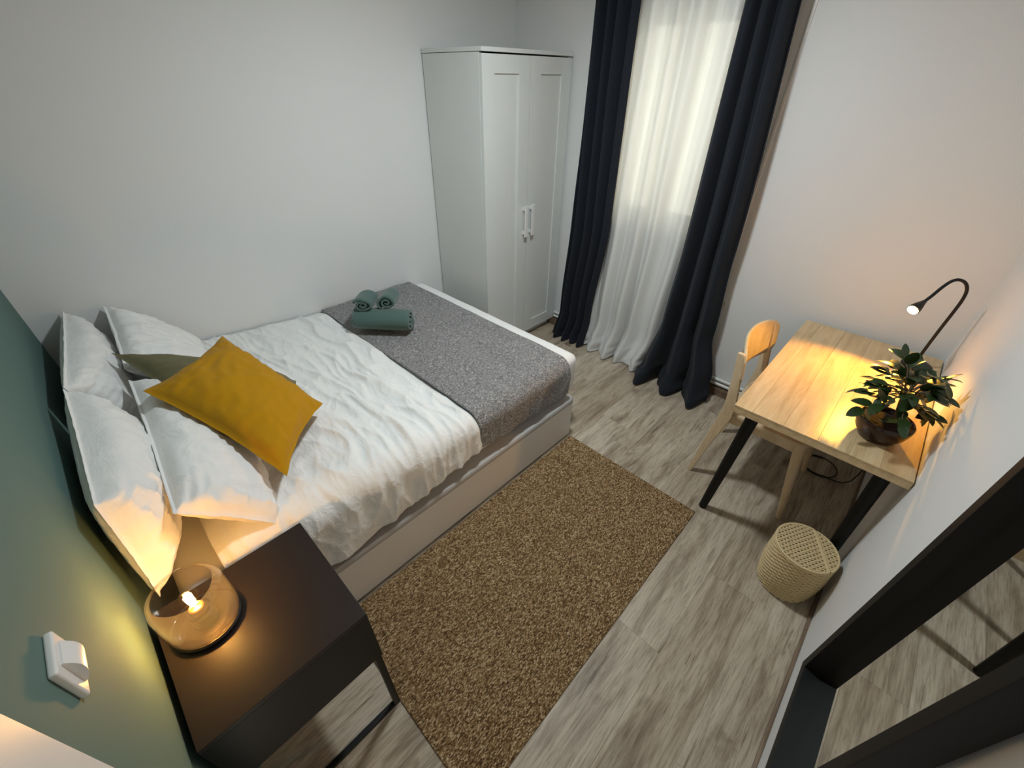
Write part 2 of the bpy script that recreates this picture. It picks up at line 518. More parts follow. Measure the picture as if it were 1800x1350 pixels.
def ridge(x, y, z=0): return 1 - abs(ns(x, y, z)) * 2.0
def duvet_fn(u, v):
    x = .16 + (1.195 - .16) * u
    top = .592 - .045 * smooth(.55, 1.17, x)
    yf = 1.402
    zend = .312 + .055 * smooth(.45, 1.15, x) + .010 * ns(x * 7, 3.3)
    S = plen(top, yf, zend, R=.07)
    s = S * v
    y, z, ny, nz = drape(s, top, yf, R=.07)
    # folds run across the bed with a warp
    wx = x + .10 * ns(x * 2.2, s * 2.0, 5.1) + .05 * ns(x * 5, s * 4.5, 1.1) - .10 * (s - .7)
    f1 = max(0, ridge(wx * 7.5, s * 1.5, 2.0)) ** 2.2
    f2 = max(0, ridge(wx * 15 + 3, s * 3.4 + wx * 3, 8.0)) ** 2
    f3 = ns(x * 3, s * 2.5, 4.0)
    wx2 = x + .25 * (s - 1.35)
    f4 = max(0, ridge(wx2 * 9, s * 1.2, 11.0)) ** 2 * smooth(1.0, 1.5, s)
    f5 = max(0, ridge(x * 21 + s * 6, s * 9 - x * 4, 3.0)) ** 2.5
    d = .018 * f1 + .012 * f2 + .012 * f3 + .016 * f4 + .003 * f5
    edge = smooth(0, .05, u) * smooth(0, .06, 1 - u) * smooth(0, .04, v)
    d = d * (.35 + .65 * edge) + .012 * edge
    d = d * (1 - .35 * smooth(1.38, 1.52, s))
    z0 = z + d * nz
    # thin towards the runner so it tucks below it
    z0 -= .012 * smooth(1.10, 1.19, x) * nz
    return Vector((x, y + d * ny, z0))
dv = obj('duvet', grid(duvet_fn, 190, 300), 'cotton', loc=(.7, 2.1, .55), angle=180)
tag(dv, 'crumpled white duvet spread over the bed between the pillows and the grey runner', 'duvet')
solidify(dv, .010)

def runner_fn(u, v):
    x = 1.172 + (1.835 - 1.172) * u + .006 * ns(v * 6, u * 2) 
    top = .562 - .004 * u
    yf = 1.392 - .0 * u
    zend = .372 - .03 * u + .004 * ns(u * 6, 1.2)
    S = plen(top, yf, zend, R=.075)
    s = S * v
    y, z, ny, nz = drape(s, top, yf, R=.075)
    d = .006 * ns(x * 5, s * 3, 1) + .004 * ns(x * 12, s * 5, 3)
    for xc, a in ((1.30, .006), (1.47, .005)):
        d += a * math.exp(-((x - xc - .03 * math.sin(s * 2.1)) / .012) ** 2) * (.5 + .5 * ns(s * 3, xc * 9))
    d += .010 * max(0, ridge(x * 4 + s, s * 1.3, 7)) ** 3 * smooth(.9, 1.6, s)
    return Vector((x, y + d * ny, z + d * nz))
rn = obj('bed_runner', grid(runner_fn, 90, 200), 'runner', loc=(1.5, 2.1, .56), angle=180)
tag(rn, 'heather grey woven throw laid across the foot half of the bed', 'throw')
solidify(rn, .007)

# ------------------------------------------------------------------ pillows and cushions
def cushion(name, c, T, mat, label, cat, group=None, seed=0, flange=.03, conc=.03, wr=.006, Tb=None, n=46, sub=None, puff=.42, wrdir=(6, 2.5)):
    """c: four corners in order (0,0)(1,0)(1,1)(0,1); front side is along the normal of u x v"""
    c = [Vector(p) for p in c]; Tb = T if Tb is None else Tb
    nrm = ((c[1] - c[0]) + (c[2] - c[3])).cross((c[3] - c[0]) + (c[2] - c[1])).normalized()
    su = ((c[1] - c[0]).length + (c[2] - c[3]).length) / 2; sv = ((c[3] - c[0]).length + (c[2] - c[1]).length) / 2
    bm = bmesh.new(); top = []; bot = []
    fu, fv = 1 - 2 * flange / su, 1 - 2 * flange / sv
    for i in range(n + 1):
        a = []; b = []
        for j in range(n + 1):
            # finer at the borders
            U = math.sin((i / n - .5) * PI); Vv = math.sin((j / n - .5) * PI)
            U = .55 * U + .45 * (2 * i / n - 1); Vv = .55 * Vv + .45 * (2 * j / n - 1)
            # concave outline
            Uo = U * (1 - conc * (1 - Vv * Vv) + .012 * ns(Vv * 4, seed, 3.1)); Vo = Vv * (1 - conc * (1 - U * U) + .012 * ns(U * 4, seed + 5, 1.3))
            u, v = (Uo + 1) / 2, (Vo + 1) / 2
            p = c[0] * (1 - u) * (1 - v) + c[1] * u * (1 - v) + c[2] * u * v + c[3] * (1 - u) * v
            hu = max(0, 1 - (abs(U) / fu) ** 2.6); hv = max(0, 1 - (abs(Vv) / fv) ** 2.6)
            h = (hu * hv) ** puff
            rim_ = 1 if (abs(U) < .999 and abs(Vv) < .999) else 0
            k = min(1, h * 3)
            wv = ns(U * wrdir[0] * su * 2 + seed, Vv * wrdir[1] * sv * 2, seed * 1.7)
            w = wr * (max(0, 1 - abs(wv) * 2.2) ** 2 * 1.3 + .8 * ns(U * 3 + seed, Vv * 3, 2.2))
            # gathers running in from the seams
            gu = smooth(.45, .98, abs(U)); gv = smooth(.45, .98, abs(Vv))
            w += wr * .9 * (gu * ns(Vv * 11 + seed, U * 1.5, 4) + gv * ns(U * 11, Vv * 1.5 + seed, 6)) * k
            wav = .25 * wr * ns(U * 9 + seed, Vv * 9, 9)
            pt = p + nrm * (T * h + w * k + wav + .0025 * rim_)
            pb = p - nrm * (Tb * h - wav + .0025 * rim_)
            a.append(bm.verts.new(pt))
            b.append(a[-1] if not rim_ else bm.verts.new(pb))
        top.append(a); bot.append(b)
    for i in range(n):
        for j in range(n):
            bm.faces.new((top[i][j], top[i + 1][j], top[i + 1][j + 1], top[i][j + 1]))
            q = (bot[i][j], bot[i][j + 1], bot[i + 1][j + 1], bot[i + 1][j])
            if len(set(q)) == 4 and not bm.faces.get(q):
                try: bm.faces.new(q)
                except ValueError: pass
    lo = min(v.co.z for v in bm.verts); cx = sum(p.x for p in c) / 4; cy = sum(p.y for p in c) / 4
    o = obj(name, bm, mat, loc=(cx, cy, lo), angle=60)
    tag(o, label, cat, group)
    return o
G = 'white pillows at the head of the bed'
PK = dict(flange=.010, conc=.03, wr=.0075, puff=.36, wrdir=(5, 3.0), n=64)
cushion('pillow', [(.018, 1.392, .640), (.080, 2.10, .590), (.035, 2.10, .955), (.022, 1.50, .925)], .115, 'pillow',
        'white pillow upright against the green wall, right beside the glass lamp', 'pillow', G, 1, Tb=.035, **PK)
cushion('pillow', [(.085, 2.13, .60), (.10, 2.87, .60), (.095, 2.885, .93), (.035, 2.12, .95)], .100, 'pillow',
        'white pillow upright in the corner of green and white walls, behind the others', 'pillow', G, 2, Tb=.04, **PK)
cushion('pillow', [(.345, 1.42, .60), (.42, 2.17, .605), (.18, 2.24, .845), (.135, 1.46, .82)], .090, 'pillow',
        'white pillow leaning in the front row, under the mustard cushion', 'pillow', G, 3, Tb=.06, **PK)
cushion('pillow', [(.45, 2.36, .605), (.49, 2.86, .605), (.225, 2.885, .91), (.185, 2.32, .85)], .070, 'pillow',
        'white pillow leaning in the front row, against the long white wall', 'pillow', G, 4, Tb=.06, **PK)
cushion('cushion', [(.176, 2.375, .905), (.30, 1.97, .79), (.62, 1.82, .66), (.695, 2.105, .645)], .085, 'olive',
        'olive green cushion half hidden under the mustard one', 'cushion', 'coloured cushions', 5, flange=.008, conc=.05, wr=.005, Tb=.05, puff=.55)
cushion('cushion', [(.206, 2.00, .905), (.415, 1.47, .735), (.685, 1.80, .69), (.535, 2.35, .845)], .075, 'mustard',
        'mustard yellow cushion lying tilted on top of the pillows', 'cushion', 'coloured cushions', 6, flange=.010, conc=.085, wr=.006, Tb=.055, puff=.58)

# ------------------------------------------------------------------ rolled towels
def towel(name, a, b, r, flat, turns, label, seed, th=.011):
    """spiral roll with its axis from a to b"""
    a, b = Vector(a), Vector(b); ax = (b - a); L = ax.length; ax.normalize()
    side = ax.cross(Vector((0, 0, 1))).normalized(); up = side.cross(ax)
    n = int(turns * 26); m = 14
    bm = bmesh.new(); G_ = []
    for i in range(n + 1):
        t = i / n; th_ = t * turns * 2 * PI + seed
        rr = .10 * r + (r - .10 * r) * t
        wob = 1 + .05 * math.sin(3 * th_ + seed) + .05 * ns(th_ * .6, seed)
        col_ = []
        for j in range(m + 1):
            q = j / m
            e = 1 - .10 * (abs(2 * q - 1) ** 6)
            jit = .006 * ns(th_ * .9, seed + (0 if q < .5 else 7))
            p = a + ax * (L * q + jit * (2 * q - 1)) + side * math.cos(th_) * rr * wob * (e) + up * math.sin(th_) * rr * flat * wob * e
            p += up * (.002 * ns(th_ * 2, q * 7, seed))
            col_.append(bm.verts.new(p))
        G_.append(col_)
    for i in range(n):
        for j in range(m):
            bm.faces.new((G_[i][j], G_[i][j + 1], G_[i + 1][j + 1], G_[i + 1][j]))
    c = (a + b) / 2
    o = obj(name, bm, 'towel', loc=(c.x, c.y, c.z - r * flat), angle=180)
    solidify(o, th, 0)
    return tag(o, label, 'towel', 'rolled green towels on the throw')
TZ = .566
towel('rolled_towel', (1.195, 2.475, TZ + .072), (1.405, 2.230, TZ + .072), .072, .93, 2.6, 'large rolled dark green towel, lowest of the three on the grey throw', .6, .013)
towel('rolled_towel', (1.225, 2.420, TZ + .162), (1.350, 2.555, TZ + .140), .058, .66, 2.1, 'small rolled green towel on the large one, nearer the pillows', 2.0, .012)
towel('rolled_towel', (1.338, 2.350, TZ + .166), (1.460, 2.480, TZ + .140), .054, .80, 2.1, 'small rolled green towel on the large one, nearer the wardrobe', 3.4, .012)

# ================================================================== rug
def rug_bm():
    x0, x1, y0, y1 = .377, 1.868, .569, 1.366
    bm = BOX(x0, x1, y0, y1, .0005, .009, .003, 2)
    return bm
tag(obj('rug', rug_bm(), 'rug', loc=(1.12, .97, 0)), 'brown flecked flat woven rug beside the bed', 'rug')

# ================================================================== wardrobe
WX0, WX1, WF, WB = 2.146, 2.926, 2.378, 2.894
wd = thing('wardrobe', 'white two door wardrobe in the corner beyond the bed', 'wardrobe', ((WX0 + WX1) / 2, (WF + WB) / 2, 0))
obj('side_panel', BOX(WX0, WX0 + .018, WF + .021, WB, 0, 1.878, .001), 'lacquer', wd)
obj('side_panel', BOX(WX1 - .018, WX1, WF + .021, WB, 0, 1.878, .001), 'lacquer', wd)
obj('top_panel', BOX(WX0 - .004, WX1 + .004, WF - .004, WB, 1.880, 1.900, .002), 'lacquer', wd)
obj('back_panel', BOX(WX0 + .018, WX1 - .018, WB - .012, WB - .006, .06, 1.88), 'lacquer', wd)
obj('bottom_panel', BOX(WX0 + .018, WX1 - .018, WF + .022, WB - .012, .055, .073), 'lacquer', wd)
obj('plinth', BOX(WX0 + .018, WX1 - .018, WF + .045, WF + .06, 0, .055), 'lacquer', wd)
xm = (WX0 + WX1) / 2
for a, b, hx in ((WX0 + .002, xm - .002, xm - .034), (xm + .002, WX1 - .002, xm + .034)):
    z0, z1 = .062, 1.872
    db = bmesh.new(); st = .093
    box(db, a, a + st, WF, WF + .019, z0, z1, .001); box(db, b - st, b, WF, WF + .019, z0, z1, .001)
    box(db, a + st, b - st, WF, WF + .019, z1 - .085, z1, .0008); box(db, a + st, b - st, WF, WF + .019, z0, z0 + .085, .0008)
    dr = obj('door', db, 'lacquer', wd)
    obj('inset_panel', BOX(a + st - .004, b - st + .004, WF + .010, WF + .017, z0 + .081, z1 - .081), 'lacquer', dr)
    hb2 = bmesh.new(); box(hb2, hx - .014, hx + .014, WF - .034, WF - .024, .855, 1.065, .003)
    box(hb2, hx - .008, hx + .008, WF - .025, WF + .001, .870, .890, .001); box(hb2, hx - .008, hx + .008, WF - .025, WF + .001, 1.030, 1.050, .001)
    h = obj('handle', hb2, 'plastic', dr)

# ================================================================== curtains, radiator
def curtain(name, prof, nf, label, mat, seed, ztop=ZC - .03, phase=0, hem=True, xs=(2.82, 2.82, 2.80), amp=(.035, .045, .07), nu=150, nz=110, asym=.25, thick=.004):
    """prof: list of (z, yA, yB) from top to bottom"""
    zs = [p[0] for p in prof]
    def lerp(z, k):
        for p, q in zip(prof, prof[1:]):
            if q[0] <= z <= p[0]:
                t = (p[0] - z) / (p[0] - q[0] + 1e-9); t = t * t * (3 - 2 * t)
                return p[k] + (q[k] - p[k]) * t
        return prof[-1][k]
    def fn(u, v):
        z = ztop + (.006 - ztop) * (1 - (1 - v) ** 1.5)
        ya, yb = lerp(z, 1), lerp(z, 2); xc = lerp(z, 3); am = lerp(z, 4)
        w = u + .035 * ns(u * 4 + seed, .5 + z * .35, seed) + .02 * ns(u * 9, z * .8, seed + 3)
        ph = 2 * PI * nf * w + phase + .5 * ns(u * 2, z * .7, seed + 9)
        am2 = am * (.75 + .5 * abs(ns(u * 5 + seed, z * .25, 1.5)) * 2)
        x = xc + am2 * (math.sin(ph) + asym * math.sin(2 * ph + .6))
        yy = ya + (yb - ya) * u + .35 * am2 * math.cos(ph) * (1 if yb > ya else -1) * .6
        if z < .22:      # break on the floor
            k = smooth(.22, 0, z)
            x += -.05 * k * (.5 + .5 * ns(u * 6, seed)) + .012 * k * ns(u * 14, z * 25, seed)
            yy += .018 * k * ns(u * 8, z * 18, seed + 4)
        z2 = z + (.012 * (.5 + .5 * math.sin(ph * .5 + seed)) * smooth(.1, 0, z) if hem else 0)
        return Vector((min(x, XW - .055), yy, max(.006, z2)))
    o = obj(name, grid(fn, nu, nz), mat, loc=(2.82, (prof[-1][1] + prof[-1][2]) / 2, 0), angle=180)
    solidify(o, thick, 0)
    return tag(o, label, 'curtain', None)
curtain('dark_curtain', [(2.5, 2.19, 1.895, 2.83, .030), (.95, 2.195, 1.885, 2.83, .035), (.25, 2.225, 1.935, 2.82, .04), (0, 2.26, 1.95, 2.81, .045)], 4,
        'dark navy curtain hanging beside the wardrobe', 'curtain', 1.0)
curtain('dark_curtain', [(2.5, 1.36, 1.125, 2.82, .030), (.95, 1.36, 1.045, 2.82, .040), (.45, 1.375, 1.015, 2.81, .05), (.15, 1.42, .93, 2.77, .065), (0, 1.47, .89, 2.74, .08)], 3.2,
        'dark navy curtain spreading onto the floor near the desk chair', 'curtain', 4.0, phase=1.0)
curtain('sheer_curtain', [(2.5, 1.95, 1.33, 2.875, .028), (.95, 1.94, 1.33, 2.868, .030), (.3, 1.95, 1.36, 2.845, .035), (0, 1.965, 1.42, 2.81, .045)], 4.3,
        'white sheer curtain in front of the window, between the dark ones', 'sheer', 7.0, nu=200, thick=.0015)

rd = thing('radiator', 'white panel radiator behind the sheer curtain with a valve at its end', 'radiator', (2.925, 1.5, .12))
obj('panel', BOX(2.915, 2.940, 1.10, 1.86, .16, .66, .006), 'rad', rd)
for k in range(12):
    yk = 1.14 + k * .062
    obj('rib', BOX(2.909, 2.917, yk, yk + .03, .19, .63, .004), 'rad', rd)
vb = bmesh.new(); tube(vb, [(2.925, 1.10, .63), (2.925, 1.062, .63)], .010); tube(vb, [(2.925, 1.068, .612), (2.925, 1.068, .655)], .011)
tube(vb, [(2.925, 1.060, .648), (2.895, 1.040, .648)], .014)
obj('valve', vb, 'chrome', rd)

# ================================================================== desk
DX0, DX1, DY0, DY1, DZ = 1.850, 2.895, .004, .590, .705
dk = thing('desk', 'pale ash desk with black legs in the corner under the lamp', 'desk', ((DX0 + DX1) / 2, (DY0 + DY1) / 2, 0))
tp = obj('tabletop', BOX(DX0 + .001, DX1 - .001, DY0 + .001, DY1 - .001, DZ - .036, DZ - .006, .001), 'desk', dk, smooth=False)
strips = [0, .07, .185, .30, .40, .49, .5845]
for a, b in zip(strips[:-1], strips[1:]):
    bmx = BOX(0, DX1 - DX0, -(b - a) / 2 + .0002, (b - a) / 2 - .0002, -.006, 0, .0006, 1); finish(bmx, False)
    me = bpy.data.meshes.new('board'); bmx.to_mesh(me); bmx.free(); me.materials.append(MAT['desk'])
    o = bpy.data.objects.new('board', me); COL.objects.link(o); o.parent = tp
    yc = DY1 - (a + b) / 2
    o.location = Vector((DX0, yc, DZ)) - Vector(dk.location)
for (tx, ty), (fx, fy) in (((DX0 + .06, DY1 - .075), (DX0 + .085, DY1 - .03)), ((DX1 - .10, DY1 - .085), (DX1 - .06, DY1 - .035)), ((DX0 + .07, DY0 + .065), (DX0 + .085, DY0 + .040)), ((DX1 - .10, DY0 + .065), (DX1 - .06, DY0 + .040))):
    obj('leg', TUBE([(tx, ty, DZ - .036), (tx * .5 + fx * .5, ty * .5 + fy * .5, .34), (fx, fy, .004), (fx, fy, 0)], [.026, .023, .0185, .015], 20), 'blackwood', dk)
obj('stretcher', BOX(DX0 + .05, DX1 - .09, DY0 + .045, DY0 + .065, DZ - .075, DZ - .036, .002), 'blackwood', dk)

# ================================================================== chair
ch = thing('chair', 'pale wooden chair with curved plywood back pushed under the desk', 'chair', (2.35, .5, 0))
def seat_bm():
    bm = bmesh.new()
    x0, x1, y0, y1 = 2.135, 2.565, .275, .665
    N_ = 28; top = []; bot = []
    ring = []
    for k in range(N_ * 4):
        a = 2 * PI * k / (N_ * 4); ca, sa = math.cos(a), math.sin(a); e = .42
        px = math.copysign(abs(ca) ** e, ca); py = math.copysign(abs(sa) ** e, sa)
        ring.append((px, py))
    rings = []
    for sc, zo in ((1, -.007), (1, .007), (.99, .009), (.8, .004), (.55, -.004), (.25, -.008)):
        r_ = []
        for px, py in ring:
            x = (x0 + x1) / 2 + px * sc * (x1 - x0) / 2 * (1 - .05 * (py < 0) * 0)
            y_ = (y0 + y1) / 2 + py * sc * (y1 - y0) / 2
            z = .447 + zo - .010 * max(0, -py * sc) ** 3
            r_.append(bm.verts.new((x, y_, z)))
        rings.append(r_)
    m = len(ring)
    for A, B in zip(rings, rings[1:]):
        for k in range(m): bm.faces.new((A[k], A[(k + 1) % m], B[(k + 1) % m], B[k]))
    bm.faces.new(rings[-1]); bm.faces.new(rings[0][::-1])
    return bm
obj('seat', seat_bm(), 'beech', ch)
fr = bmesh.new()
box(fr, 2.165, 2.535, .325, .345, .385, .438, .004); box(fr, 2.165, 2.535, .635, .655, .385, .438, .004)
box(fr, 2.155, 2.177, .33, .65, .385, .438, .004); box(fr, 2.523, 2.545, .33, .65, .385, .438, .004)
obj('seat_frame', fr, 'beech', ch)
for s in (-1, 1):
    xc = 2.35 + s * .215
    obj('leg', TUBE([(2.35 + s * .178, .325, .438), (2.35 + s * .184, .315, .36), (2.35 + s * .218, .256, .004), (2.35 + s * .218, .256, 0)], [.024, .0235, .0135, .012], 16), 'beech', ch)
    # rear leg: splayed lower half, kink at the seat, upright post carrying the back
    lg = bmesh.new(); prof = []
    pts = [((.722, 0), .012), ((.690, .22), .019), ((.655, .43), .029), ((.652, .50), .026), ((.672, .66), .019), ((.690, .780), .015)]
    rows = []
    for (yy, zz), hw in pts:
        xx = xc + s * (.0 if zz > .45 else (.45 - zz) * .012)
        rows.append([lg.verts.new((xx + dx, yy + dy, zz)) for dx, dy in ((-.011, -hw), (.011, -hw), (.011, hw), (-.011, hw))])
    for A, B in zip(rows, rows[1:]):
        for k in range(4): lg.faces.new((A[k], A[(k + 1) % 4], B[(k + 1) % 4], B[k]))
    lg.faces.new(rows[0]); lg.faces.new(rows[-1])
    bmesh.ops.bevel(lg, geom=list(lg.edges), offset=.005, segments=2, profile=.5, affect='EDGES', clamp_overlap=True)
    obj('leg', lg, 'beech', ch)
def back_fn(u, v):
    x = -1 + 2 * u; q = -1 + 2 * v
    # rounded rectangle outline
    e = .30
    hx = .240; hz = .098
    zc = .700
    k = (1 - abs(x) ** 5) ** .5 if abs(x) < 1 else 0
    zz = zc + q * hz * (.45 + .55 * k) + .012 * (1 - x * x)
    yy = .655 + .060 * (1 - x * x) + .12 * (zz - zc)
    return Vector((2.362 + x * hx, yy, zz))
bk = obj('backrest', grid(back_fn, 40, 12), 'beech', ch, angle=180); solidify(bk, .011, 0)

# ================================================================== basket
BC = (1.795, .137); BH = .245
bs = thing('basket', 'round woven rope basket with a hinged lid beside the mirror wall', 'basket', (BC[0], BC[1], 0))
def brad(z):
    t = z / BH
    return .096 + .016 * math.sin(min(1, t * 1.35) * PI * .62) - .002 * t
bb = bmesh.new(); NR = 27; NS = 44
for i in range(NR):
    z = .006 + (BH - .012) * i / (NR - 1)
    R_ = brad(z)
    pts = []
    for k in range(NS * 3):
        a = 2 * PI * k / (NS * 3)
        pts.append((BC[0] + (R_ + .0022 * math.cos(NS / 2 * a + PI * i)) * math.cos(a), BC[1] + (R_ + .0022 * math.cos(NS / 2 * a + PI * i)) * math.sin(a), z + .0016 * ns(a * 4, i * 1.3)))
    tube(bb, pts, .0047, 5, closed=True)
wb = obj('woven_body', bb, 'rope', bs, angle=180)
ib = LATHE([(0, .004), (.088, .004), (brad(.05) - .006, .05), (brad(.15) - .006, .15), (brad(BH) - .006, BH - .006)], (BC[0], BC[1], 0), 40)
obj('inner_wall', ib, 'rope', bs)
rp = [(BC[0] + (brad(BH) + .001) * math.cos(2 * PI * k / 90), BC[1] + (brad(BH) + .001) * math.sin(2 * PI * k / 90), BH) for k in range(90)]
obj('rim', tube(bmesh.new(), rp, .0055, 8, closed=True), 'rope', bs)
# lid: rows of rope woven over cross stakes, split by the hinge line
LA = math.radians(-62)      # direction from the big flap to the small one
la = Vector((math.cos(LA), math.sin(LA), 0)); lb = Vector((-la.y, la.x, 0))
RL = brad(BH) + .002; hinge = .052
def lid_part(tlo, thi, zoff):
    bm = bmesh.new(); step = .0092
    def wob(p, i): return p
    # ropes along la
    k = -int(RL / step)
    while k * step < RL:
        b = k * step
        if abs(b) < RL - .004:
            h_ = math.sqrt((RL - .003) ** 2 - b * b); a0, a1 = max(-h_, tlo), min(h_, thi)
            if a1 - a0 > .006:
                m = max(3, int((a1 - a0) / .0042)); pts = []
                for q in range(m + 1):
                    a = a0 + (a1 - a0) * q / m
                    zz = BH + zoff + .0022 * math.cos(PI * a / .0135 + PI * k)
                    pts.append(Vector((BC[0], BC[1], zz)) + la * a + lb * b)
                tube(bm, pts, .0033, 5)
        k += 1
    # stakes along lb
    a = -RL
    while a < RL:
        if tlo + .002 < a < thi - .002 and abs(a) < RL - .004:
            h_ = math.sqrt((RL - .003) ** 2 - a * a)
            tube(bm, [Vector((BC[0], BC[1], BH + zoff - .001)) + la * a + lb * b for b in (-h_, 0, h_)], .0030, 5)
        a += .0135
    return bm
def lid_rim(tlo, thi, zoff):
    pts = []
    if thi < RL:      # big flap: arc + chord
        c_ = math.acos(thi / RL)
        for q in range(61):
            a = c_ + (2 * PI - 2 * c_) * q / 60
            pts.append(Vector((BC[0], BC[1], BH + zoff)) + la * RL * math.cos(a) + lb * RL * math.sin(a))
    else:
        c_ = math.acos(tlo / RL)
        for q in range(41):
            a = -c_ + 2 * c_ * q / 40
            pts.append(Vector((BC[0], BC[1], BH + zoff)) + la * RL * math.cos(a) + lb * RL * math.sin(a))
    n0 = len(pts); p0, p1 = pts[-1], pts[0]
    for q in range(1, 16): pts.append(p0.lerp(p1, q / 16))
    return tube(bmesh.new(), pts, .0046, 6, closed=True)
lid = obj('lid', lid_part(-RL, hinge - .004, .009), 'rope', bs, angle=180)
obj('lid_rim', lid_rim(-RL, hinge - .003, .009), 'rope', lid, angle=180)
lid2 = obj('fixed_flap', lid_part(hinge + .004, RL, .007), 'rope', bs, angle=180)
obj('flap_rim', lid_rim(hinge + .003, RL, .007), 'rope', lid2, angle=180)

# ================================================================== mirror
MXA, MXB, MB, MT = .775, 1.222, .405, 1.62
tilt = .012
mr = thing('mirror', 'tall mirror in a deep black frame on the wall by the basket', 'mirror', ((MXA + MXB) / 2, .02, MB))
def leanbox(x0, x1, y0, y1, z0, z1, bev=.002):
    bm = BOX(x0, x1, y0, y1, z0, z1, bev)
    for v in bm.verts: v.co.y -= tilt * (v.co.z - MB)
    return bm
fw, fd, gy = .034, .060, .020
obj('frame_stile', leanbox(MXA, MXA + fw, gy - .002, fd, MB, MT), 'mirrorframe', mr)
obj('frame_stile', leanbox(MXB - fw, MXB, gy - .002, fd, MB, MT), 'mirrorframe', mr)
obj('frame_rail', leanbox(MXA + fw, MXB - fw, gy - .002, fd, MB, MB + fw), 'mirrorframe', mr)
obj('frame_rail', leanbox(MXA + fw, MXB - fw, gy - .002, fd, MT - fw, MT), 'mirrorframe', mr)
obj('mirror_glass', leanbox(MXA + fw - .004, MXB - fw + .004, gy - .003, gy, MB + fw - .004, MT - fw + .004, 0), 'mirror', mr, smooth=False)
obj('back_board', leanbox(MXA + .004, MXB - .004, gy - .0035 , gy - .003, MB + .004, MT - .004, 0), 'mirrorframe', mr, smooth=False)

# ================================================================== nightstand
NX0, NX1, NY0, NY1, NZ = -.012, .380, .963, 1.362, .634
nst = thing('nightstand', 'dark brown nightstand on thin black legs beside the bed', 'nightstand', ((NX0 + NX1) / 2, (NY0 + NY1) / 2, 0))
zb = .385
obj('top', BOX(NX0, NX1, NY0, NY1, NZ - .018, NZ, .0015), 'darkstand', nst)
obj('side', BOX(NX0, NX1, NY0, NY0 + .016, zb, NZ - .018, .001), 'blackmetal', nst)
obj('side', BOX(NX0, NX1, NY1 - .016, NY1, zb, NZ - .018, .001), 'darkstand', nst)
obj('bottom', BOX(NX0, NX1 - .002, NY0 + .016, NY1 - .016, zb, zb + .016), 'darkstand', nst)
obj('back', BOX(NX0, NX0 + .006, NY0 + .016, NY1 - .016, zb + .016, NZ - .018), 'darkstand', nst)
drw = obj('drawer', BOX(NX1 - .018, NX1, NY0 + .018, NY1 - .018, zb + .018, NZ - .022, .001), 'darkstand', nst)
for yy in (NY0, NY1 - .018):
    for xa, xb2 in ((NX0 + .002, NX0 + .022), (NX1 - .024, NX1 - .004)):
        obj('leg', BOX(xa, xb2, yy, yy + .018, 0, zb, .003), 'blackmetal', nst)
    obj('foot_rail', BOX(NX0 + .022, NX1 - .024, yy, yy + .018, 0, .016, .002), 'blackmetal', nst)

# lamp on the nightstand
LC = (.088, 1.236, NZ)
lp = thing('table_lamp', 'smoked glass table lamp with a bare glowing bulb on the nightstand', 'lamp', LC)
obj('base', LATHE([(0, 0), (.074, 0), (.078, .003), (.078, .012), (.074, .016), (.030, .017), (.028, .020), (.026, .050), (.020, .054), (0, .054)], LC, 56), 'blackmetal', lp)
obj('socket', LATHE([(0, .054), (.017, .054), (.017, .076), (.014, .079), (0, .079)], LC, 32), 'brass', lp)
# glass: one skin, open on top, walls with real thickness
obj('glass_shade', LATHE([(.028, .0165), (.068, .0165), (.0755, .022), (.079, .034), (.080, .08), (.079, .130), (.074, .150), (.064, .158),
                          (.062, .156), (.071, .148), (.0755, .129), (.0765, .08), (.0755, .036), (.072, .026), (.067, .0205), (.028, .0205)], LC, 72, closed=True), 'glass', lp, angle=80)
blb = obj('bulb', LATHE([(0, .136), (.010, .1345), (.019, .128), (.0225, .117), (.021, .105), (.015, .092), (.0125, .079)], LC, 36), 'bulbglass', lp, angle=80)
fb = bmesh.new()
for k in range(4):
    a = k * PI / 2
    tube(fb, [(LC[0] + .004 * math.cos(a), LC[1] + .004 * math.sin(a), LC[2] + .088), (LC[0] + .007 * math.cos(a + .3), LC[1] + .007 * math.sin(a + .3), LC[2] + .126)], .0030, 6)
obj('filament', fb, 'filament', blb)
pl = bpy.data.lights.new('bulb_light', 'POINT'); pl.energy = 4.0; pl.color = (1.0, .35, .065); pl.shadow_soft_size = .010
po = bpy.data.objects.new('bulb_light', pl); COL.objects.link(po); po.location = (LC[0], LC[1], LC[2] + .107)

# wall switch
SY, SZ = 1.0, 1.037
sw = thing('light_switch', 'white square rocker switch on the green wall above the nightstand', 'switch', (XH, SY, SZ))
obj('plate', BOX(XH, XH + .012, SY - .042, SY + .042, SZ - .042, SZ + .042, .004, 3), 'plastic', sw)
def rocker():
    bm = bmesh.new(); rows = []
    for i in range(13):
        t = -1 + 2 * i / 12
        zz = SZ + t * .031; xx = XH + .012 + .011 * (1 - t * t) + .003
        rows.append([bm.verts.new(q) for q in ((xx, SY - .022, zz), (xx, SY + .022, zz), (XH + .010, SY + .022, zz), (XH + .010, SY - .022, zz))])
    for A, B in zip(rows, rows[1:]):
        for k in range(4): bm.faces.new((A[k], A[(k + 1) % 4], B[(k + 1) % 4], B[k]))
    bm.faces.new(rows[0]); bm.faces.new(rows[-1])
    return bm
obj('rocker', rocker(), 'plastic', sw)

